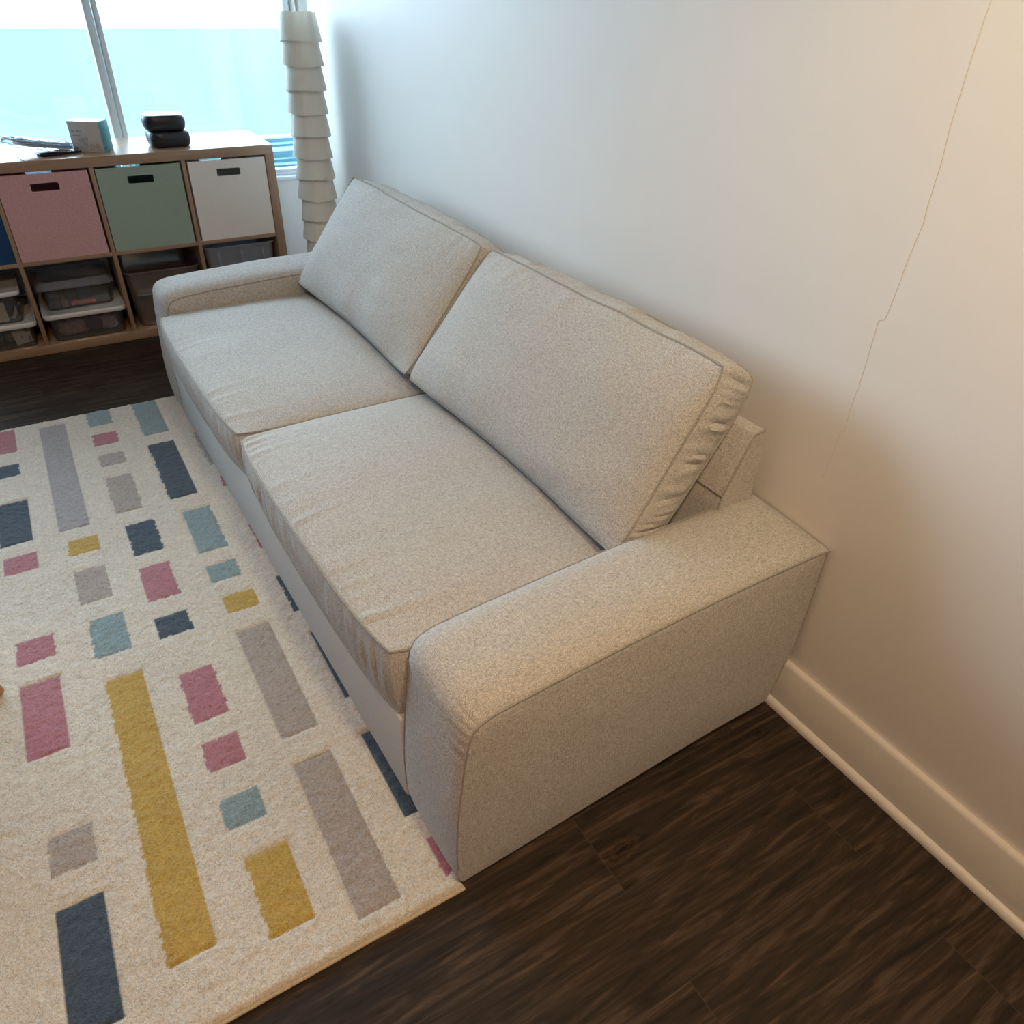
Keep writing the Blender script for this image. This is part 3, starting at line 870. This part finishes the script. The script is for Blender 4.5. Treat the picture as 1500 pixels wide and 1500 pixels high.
# third cell: two shoe boxes
X = cx(2)
t = thing('shoe_box', 'clear shoe box with a white lid at the bottom of the third cell', 'storage box', (X + .002, .172, .0385), 0)
tub(t, .305, .325, .105, 'clear', .92); lid(t, .326, .335, .112, 'lid', .020)
t2 = thing('shoe_box', 'clear shoe box with a clear lid stacked on a white-lidded one', 'storage box', (X - .004, .205, .160), .02)
tub(t2, .285, .29, .095, 'clear', .90); 
bm = bmesh.new()
loft(bm, [(.300, .305, .03, .090), (.304, .309, .03, .092), (.304, .309, .03, .100), (.29, .295, .028, .103), (.27, .275, .026, .118), (.25, .255, .024, .119), (.244, .249, .024, .114)], False, True)
from_bm('lid', bm, 'clear_grey', t2, True, 50)
z = .165
crumple('cloth_bundle', 'mauve', 'crumpled mauve cloth inside the lower shoe box', 'cloth', (X - .06, .075, .045), (.060, .03, .026), 3)
crumple('cloth_bundle', 'purple', 'dark purple cloth folded inside the lower shoe box', 'cloth', (X + .025, .08, .046), (.034, .04, .032), 5)
crumple('cloth_bundle', 'lilac', 'pale lilac cloth at the right inside the lower shoe box', 'cloth', (X + .088, .085, .046), (.035, .04, .026), 9)
crumple('cloth_bundle', 'dusk', 'large dark cloth at the back of the lower shoe box', 'cloth', (X, .19, .046), (.095, .055, .034), 12)
def small_carton(label, mat, loc, size, rz=0, tx=0, name='small_carton', cat='box', group=None):
    bm = bmesh.new(); add_box(bm, (-size[0] / 2, -size[1] / 2, 0), (size[0] / 2, size[1] / 2, size[2]), .002)
    o = from_bm(name, bm, mat, None, True, 60); o.location = loc; o.rotation_euler = (tx, 0, rz)
    return tag(o, label, cat, group)
small_carton('tall navy carton standing in the middle of the upper shoe box', 'navy', (X + .025, .115, z + .001), (.05, .03, .070), .1)
small_carton('short navy carton left of the tall one in the upper shoe box', 'navy', (X - .035, .11, z + .001), (.04, .03, .048), -.1)
small_carton('blue carton at the left end of the upper shoe box', 'navy', (X - .10, .13, z + .001), (.035, .05, .055), .1)
o = small_carton('flat green tin at the right end of the upper shoe box', 'tin_green', (X + .082, .12, z + .001), (.066, .055, .026), .05, name='flat_tin', cat='tin')
bm = bmesh.new(); tube(bm, catmull([(-.045, 0, 0), (-.02, .004, 0), (.02, .002, 0), (.05, -.002, .002)], 6), lambda a: .0095 + .002 * a, 12)
o = from_bm('squeeze_tube', bm, 'coral', None, True); o.location = (X + .008, .083, z + .012); o.rotation_euler = (0, 0, .05)
tag(o, 'coral pink tube lying at the front of the upper shoe box', 'tube')
bm = bmesh.new(); lathe(bm, [(.010, 0), (.012, .002), (.012, .026), (.006, .032), (.006, .040)], 14)
o = from_bm('small_bottle', bm, 'mauve', None, True); o.location = (X - .062, .088, z + .001)
tag(o, 'small mauve bottle near the front left of the upper shoe box', 'bottle')

# fourth cell (cut by the frame)
X = cx(3)
t = thing('shoe_box', 'clear box with a white lid and teal packets, lowest at the left edge', 'storage box', (X, .172, .0385))
tub(t, .305, .325, .092, 'clear', .92); lid(t, .326, .335, .098, 'lid', .020)
t = thing('shoe_box', 'clear box with a white lid and navy contents, upper left of the stack', 'storage box', (X - .012, .18, .146))
tub(t, .285, .31, .118, 'clear', .92); lid(t, .302, .322, .124, 'lid', .018)
crumple('cloth_bundle', 'navy_felt', 'navy cloth filling the upper box at the left edge', 'cloth', (X - .01, .19, .152), (.095, .075, .040), 21)
small_carton('beige card standing against the front of the upper left box', 'card_beige', (X - .01, .052, .1505), (.16, .004, .078), 0, -.06, 'index_card', 'card')
bm = bmesh.new(); 
pts = [(X + .075, .058, .165), (X + .083, .056, .158), (X + .096, .055, .172), (X + .112, .056, .205), (X + .12, .058, .222)]
bmv = []
for p in catmull(pts, 5):
    bmv.append([bm.verts.new((p[0] - .006, p[1], p[2] + .003)), bm.verts.new((p[0] + .006, p[1], p[2] - .003)), bm.verts.new((p[0] + .006, p[1] + .0015, p[2] - .003)), bm.verts.new((p[0] - .006, p[1] + .0015, p[2] + .003))])
for A, B in zip(bmv, bmv[1:]):
    for i in range(4): j = (i + 1) % 4; bm.faces.new((A[i], A[j], B[j], B[i]))
bm.faces.new(bmv[0]); bm.faces.new(bmv[-1])
tag(from_bm('strap', bm, 'strap', None, True), 'pale bent strap beside the beige card in the upper left box', 'strap')
crumple('packet', 'teal_pack', 'teal plastic packet in the bottom left box', 'packet', (X - .045, .085, .044), (.062, .03, .034), 31)
crumple('packet', 'sage_pack', 'grey green packet beside the printed leaflet in the bottom left box', 'packet', (X + .058, .10, .044), (.024, .028, .032), 33)
o = box('leaflet', (-.035, 0, 0), (.035, .003, .078), 'card_beige', bevel=.0005)
o.location = (X + .100, .052, .046); o.rotation_euler = (-.03, -.1, .15); tag(o, 'printed white leaflet at the right end of the bottom left box', 'leaflet')
bm = bmesh.new()
for k in range(5): add_box(bm, (-.022 + k * .010, -.0006, .064), (-.015 + k * .010, .0002, .074))
for k in range(3): add_box(bm, (.012, -.0006, .046 + k * .005), (.028, .0002, .049 + k * .005))
add_box(bm, (-.008, -.0006, .024), (-.004, .0002, .036)); add_box(bm, (.018, -.0006, .006), (.023, .0002, .028))
from_bm('print', bm, 'print', o)

# ------------------------------------------------------------------ things on the shelf
T = .764
# carton with white front and teal side
ang = math.atan2(-.04, .061)
t = thing('supply_box', 'white and teal cardboard carton on the shelf behind the plastic bag', 'box', (-.854, .060, T + .0005), ang)
bx, dy, bh = .128, .073, .112
box('carton_body', (-bx, .0012, 0), (-.0012, dy, bh), 'card_white', t, .0008)
box('side_panel', (-.0012, .0, .0), (0, dy, bh), 'card_teal', t, .0003)
box('front_panel', (-bx, 0, 0), (-.0012, .0012, bh), 'card_white', t, .0003)
def text(body, size, loc, rot, mat, parent, name='lettering'):
    cu = bpy.data.curves.new(name, 'FONT'); cu.body = body; cu.size = size; cu.extrude = .0002
    ob = bpy.data.objects.new(name, cu); COL.objects.link(ob)
    bpy.context.view_layer.update()
    me = bpy.data.meshes.new_from_object(ob.evaluated_get(bpy.context.evaluated_depsgraph_get()))
    bpy.data.objects.remove(ob)
    me.materials.clear()
    o_ = link(name, me, mat, parent); o_.location = loc; o_.rotation_euler = rot
    return o_
text('Pur  gree', .011, (-bx + .010, -.0004, bh - .038), (PI / 2, 0, 0), 'print_light', t)
bm = bmesh.new()
add_box(bm, (-bx + .010, -.0005, bh - .0475), (-bx + .052, .0002, bh - .0465)); add_box(bm, (-bx + .010, -.0005, bh - .0525), (-bx + .042, .0002, bh - .0512))
add_box(bm, (-.022, -.0005, .008), (-.008, .0002, .011))
# drawn chain of small mask shapes
def sketch(pts): tube(bm, [(x, -.0002, z_) for x, z_ in pts], .0007, 4)
for ox, oz, s in ((-.085, .046, 1), (-.066, .050, .8), (-.072, .030, .9), (-.048, .024, 1), (-.026, .026, .9)):
    sketch([(ox - .009 * s, oz), (ox - .006 * s, oz - .010 * s), (ox, oz - .014 * s), (ox + .007 * s, oz - .009 * s), (ox + .009 * s, oz + .002)])
    sketch([(ox - .009 * s, oz), (ox, oz + .006 * s), (ox + .009 * s, oz + .002)])
    sketch([(ox - .007 * s, oz - .005 * s), (ox, oz - .002), (ox + .008 * s, oz - .004 * s)])
from_bm('illustration', bm, 'print_light', t)
bm = bmesh.new()
add_box(bm, (-.0002, .010, .012), (.0004, .020, .020))
from_bm('side_print', bm, 'navy', t)
bm = bmesh.new(); add_box(bm, (-.0002, .030, .080), (.0004, .034, .084))
from_bm('side_print', bm, 'navy', t)

# zip bag holding folded masks, over an added dark slab for its shadow
t = thing('bag_shadow_slab', 'flat black slab added as the shadow under the end of the clear plastic bag', 'case', (-1.020, .110, T + .0005), .32)
bm = bmesh.new(); loft(bm, [(.15, .07, .016, 0), (.156, .076, .018, .003), (.156, .076, .018, .008), (.148, .068, .015, .011)])
from_bm('shell', bm, 'black_case', t, True, 50)
def sheet_stack():
    # pleated sheets, leaning up to the left
    g = 'folded masks inside the clear bag'
    for k in range(4):
        bm = bmesh.new(); rows = []
        for i in range(25):
            s = i / 24
            row = []
            for j in range(15):
                q_ = j / 14
                x = -.105 + s * .195
                y = -.045 + q_ * .095
                zz = .018 + .034 * (1 - s) ** 1.3 + .003 * math.sin(q_ * 22) + .006 * nz(s * 3, q_ * 3, 1) + k * .0062
                taper = 1 - .75 * (1 - s) ** 2.2
                row.append((x, .0 + (y) * taper + .012 * (1 - s), zz))
            rows.append(row)
        top = [[bm.verts.new((x, y, z_ + .0006)) for x, y, z_ in r_] for r_ in rows]; bot = [[bm.verts.new((x, y, z_ - .0006)) for x, y, z_ in r_] for r_ in rows]
        n_, m_ = len(rows), len(rows[0])
        for G in (top, bot):
            for i in range(n_ - 1):
                for j in range(m_ - 1): bm.faces.new((G[i][j], G[i + 1][j], G[i + 1][j + 1], G[i][j + 1]))
        for i in range(n_ - 1):
            for j in (0, m_ - 1): bm.faces.new((top[i][j], top[i + 1][j], bot[i + 1][j], bot[i][j]))
        for j in range(m_ - 1):
            for i in (0, n_ - 1): bm.faces.new((top[i][j], top[i][j + 1], bot[i][j + 1], bot[i][j]))
        o = from_bm('face_mask', bm, 'mask_blue' if k % 2 else 'mask_white', None, True, 80)
        o.location = (-1.062, .105, T); o.rotation_euler = (0, 0, .28)
        tag(o, ('pale blue' if k % 2 else 'white') + ' pleated face mask inside the clear bag', 'mask', g)
sheet_stack()
bm = bmesh.new(); rows = []
n_, m_ = 40, 22
for sgn in (1, -1):
    G = []
    for i in range(n_ + 1):
        s = i / n_; row = []
        for j in range(m_ + 1):
            q_ = j / m_
            x = -.130 + s * .262; wy = .066 * (1 - .80 * (1 - s) ** 2.4)
            y = (q_ - .5) * 2 * wy + .014 * (1 - s)
            mid = .016 + .046 * (1 - s) ** 1.4 - .004 * s
            th = .034 * (max(0, (1 - abs(2 * q_ - 1) ** 2.5) * (1 - abs(2 * s - 1) ** 4))) ** .6
            zz = mid + sgn * th * (.8 if sgn > 0 else .42) + (.005 * nz(s * 9, q_ * 7, 5) + .003 * nz(s * 20, q_ * 14, 8)) * (th > 0)
            row.append(bm.verts.new((x, y, max(.0125, zz))))
        G.append(row)
    for i in range(n_):
        for j in range(m_): bm.faces.new((G[i][j], G[i + 1][j], G[i + 1][j + 1], G[i][j + 1]))
bmesh.ops.remove_doubles(bm, verts=bm.verts, dist=1e-4)
t = thing('zip_bag', 'clear plastic zip bag of folded masks on the left of the shelf top', 'bag', (-1.080, .100, T), .28)
from_bm('film', bm, 'bag', t, True, 80)
bm = bmesh.new()
tube(bm, catmull([(-.128, .010, .064), (-.118, -.012, .052), (-.105, -.032, .030), (-.098, -.055, .006), (-.094, -.072, .002)], 6), .0012, 6)
from_bm('zip_strip', bm, 'print_light', t, True)

# two black zip cases, stacked
def pouch(label, loc, rz, sx, sy, h_):
    t = thing('hard_case', label, 'case', loc, rz, 'black cases stacked on the shelf top')
    bm = bmesh.new()
    secs = []
    for k in range(13):
        a = -PI / 2 + PI * k / 12
        c_ = math.cos(a) ** .45; s_ = math.sin(a)
        secs.append((sx * (.72 + .28 * c_), sy * (.70 + .30 * c_), min(sx, sy) * .32 * (.7 + .3 * c_), h_ / 2 + h_ / 2 * math.copysign(abs(s_) ** .85, s_)))
    loft(bm, secs)
    from_bm('shell', bm, 'black_case', t, True, 60)
    bm = bmesh.new()
    for dz in (-.0035, .0035):
        tube(bm, [(x, y, h_ / 2 + dz) for x, y in rounded_rect(sx * 1.004, sy * 1.004, min(sx, sy) * .32)], .0013, 5, True)
    from_bm('zip', bm, 'zip', t, True)
    bm = bmesh.new(); add_box(bm, (.01, -sy / 2 - .004, h_ / 2 - .003), (.026, -sy / 2 - .001, h_ / 2 + .003), .001)
    from_bm('zip_pull', bm, 'zip', t, True)
pouch('black zip case, lower of the two on the shelf top', (-.592, .135, T + .0005), .05, .165, .15, .062)
pouch('black zip case, upper of the two on the shelf top', (-.598, .135, T + .063), -.08, .165, .145, .060)

# ------------------------------------------------------------------ strip floor lamp beside the shelf
t = thing('floor_lamp', 'tall column floor lamp of overlapping ivory strips in the corner', 'floor lamp', (-.0865, -.23, 0), .2)
bm = bmesh.new(); lathe(bm, [(.085, 0), (.088, .004), (.085, .012), (.02, .016)], 32)
from_bm('base', bm, 'lid', t, True)
bm = bmesh.new(); lathe(bm, [(.008, .016), (.008, 1.32)], 12)
from_bm('pole', bm, 'lid', t, True)
bm = bmesh.new(); lathe(bm, [(.008, .70), (.016, .705), (.02, .72), (.022, .76), (.012, .80), (.004, .805)], 16)
from_bm('bulb', bm, 'lid', t, True)
def strip(a0, a1, z0, h_, rb, rt, twist=0):
    bm = bmesh.new(); n_ = 22; m_ = 8; th = .0008
    lay = []
    for off in (0, th):
        G = []
        for i in range(n_ + 1):
            q_ = i / n_; a = a0 + (a1 - a0) * q_
            e = math.sin(PI * q_)       # strip bulges outward mid-span, tucks in at its ends
            row = []
            for j in range(m_ + 1):
                k = j / m_
                # rounded-square plan
                sq = 1 / (abs(math.cos(a)) ** 5 + abs(math.sin(a)) ** 5) ** .2
                rr_ = (rb + (rt - rb) * k) * (.9 + .1 * sq) * (.93 + .07 * e ** .5) - .006 * k * (1 - k) * 0 + off
                row.append(bm.verts.new((rr_ * math.cos(a), rr_ * math.sin(a), z0 + h_ * k - .006 * (1 - e) * (1 - k) + twist * q_)))
            G.append(row)
        lay.append(G)
    for G in lay:
        for i in range(n_):
            for j in range(m_): bm.faces.new((G[i][j], G[i + 1][j], G[i + 1][j + 1], G[i][j + 1]))
    A, B = lay
    for i in range(n_):
        for j in (0, m_): bm.faces.new((A[i][j], A[i + 1][j], B[i + 1][j], B[i][j]))
    for j in range(m_):
        for i in (0, n_): bm.faces.new((A[i][j], A[i][j + 1], B[i][j + 1], B[i][j]))
    from_bm('shade_strip', bm, 'lampshade', t, True, 60)
k = 0; z = .08
while z < 1.24:
    a = (k % 2) * math.radians(68) + math.radians(-20 + 7 * math.sin(k * 2.3))
    for j in range(3):
        strip(a + j * 2 * PI / 3 - .22, a + (j + 1) * 2 * PI / 3 + .22, z + .004 * (j % 2), .094, .081 + .002 * (j % 2), .065 + .002 * (j % 2), .003 * math.sin(k + j))
    z += .0835; k += 1

# ------------------------------------------------------------------ toy stool at the left edge, only its foot in frame
t = thing('wooden_stool', 'honey wood peg leg of a low stool standing on the rug at the left edge', 'stool', (-1.70, -2.10, .0178), .3)
bm = bmesh.new(); lathe(bm, [(.135, .235), (.142, .24), (.142, .262), (.135, .268)], 36)
from_bm('seat', bm, 'peg', t, True)
for k in range(3):
    a = k * 2 * PI / 3 + .02
    bm = bmesh.new()
    p0 = Vector((math.cos(a) * .155, math.sin(a) * .155, .0)); p1 = Vector((math.cos(a) * .085, math.sin(a) * .085, .238))
    tube(bm, [p0.lerp(p1, q_) + Vector((0, 0, .002)) for q_ in (0, .02, .08, .3, .6, 1)], lambda q_: (.009, .0125, .0135, .0145, .016, .018)[min(5, int(round(q_ * 5)))], 18)
    from_bm('leg', bm, 'peg', t, True)

# ------------------------------------------------------------------ light
W = bpy.data.worlds.new('world'); S.world = W; W.use_nodes = True
nt = W.node_tree; bg = nt.nodes['Background']
bg.inputs[0].default_value = (.625, .83, 1.0, 1); bg.inputs[1].default_value = 14

def area(name, loc, target, sx, sy, power, col, spread=180):
    l = bpy.data.lights.new(name, 'AREA'); l.shape = 'RECTANGLE'; l.size = sx; l.size_y = sy; l.energy = power; l.color = col; l.spread = math.radians(spread)
    o = bpy.data.objects.new(name, l); COL.objects.link(o); o.location = loc
    o.rotation_euler = (Vector(target) - Vector(loc)).to_track_quat('-Z', 'Y').to_euler()
    return o
# portal: only guides sampling of the sky through the window
po = area('window_portal', ((WX0 + WX1) / 2, YF + .13, (WZ0 + WZ1) / 2 + .08), ((WX0 + WX1) / 2, -3, (WZ0 + WZ1) / 2 + .08), WX1 - WX0, 1.5, 1, (1, 1, 1))
po.data.cycles.is_portal = True
# two warm ceiling downlights, then one added cool fill
def lamp(name, loc, target, power, size, blend=.6, ang=120, col=(1, .70, .43)):
    l = bpy.data.lights.new(name, 'SPOT'); l.energy = power; l.color = col; l.shadow_soft_size = size; l.spot_size = math.radians(ang); l.spot_blend = blend
    o = bpy.data.objects.new(name, l); COL.objects.link(o); o.location = loc
    o.rotation_euler = (Vector(target) - Vector(loc)).to_track_quat('-Z', 'Y').to_euler()
lamp('downlight_and_fill', (-.75, -3.75, 2.5), (-.6, -3.4, 0), 80, .09, col=(1, .85, .48))
lamp('downlight_and_fill', (-1.5, -4.2, 2.5), (-1.1, -3.3, .3), 122, .09, col=(1, .58, .38))
lamp('downlight_and_fill', (-1.5, -1.9, 2.5), (-1.0, 0, .2), 26, .09, col=(.85, 1, 1))  # added fill to brighten the shelf front, no such lamp known
# bright patch of sky reaching in past the right window jamb
sl = bpy.data.lights.new('skylight', 'SUN'); sl.energy = .5; sl.angle = math.radians(7); sl.color = (.62, .84, 1)
so = bpy.data.objects.new('skylight', sl); COL.objects.link(so)
so.rotation_euler = Vector((-.40, -.457, -.42)).to_track_quat('-Z', 'Y').to_euler()

S.view_settings.view_transform = 'Standard'; S.view_settings.look = 'None'
S.view_settings.exposure = 0; S.view_settings.gamma = 1; S.view_settings.use_curve_mapping = False
S.cycles.max_bounces = 8; S.cycles.transparent_max_bounces = 16
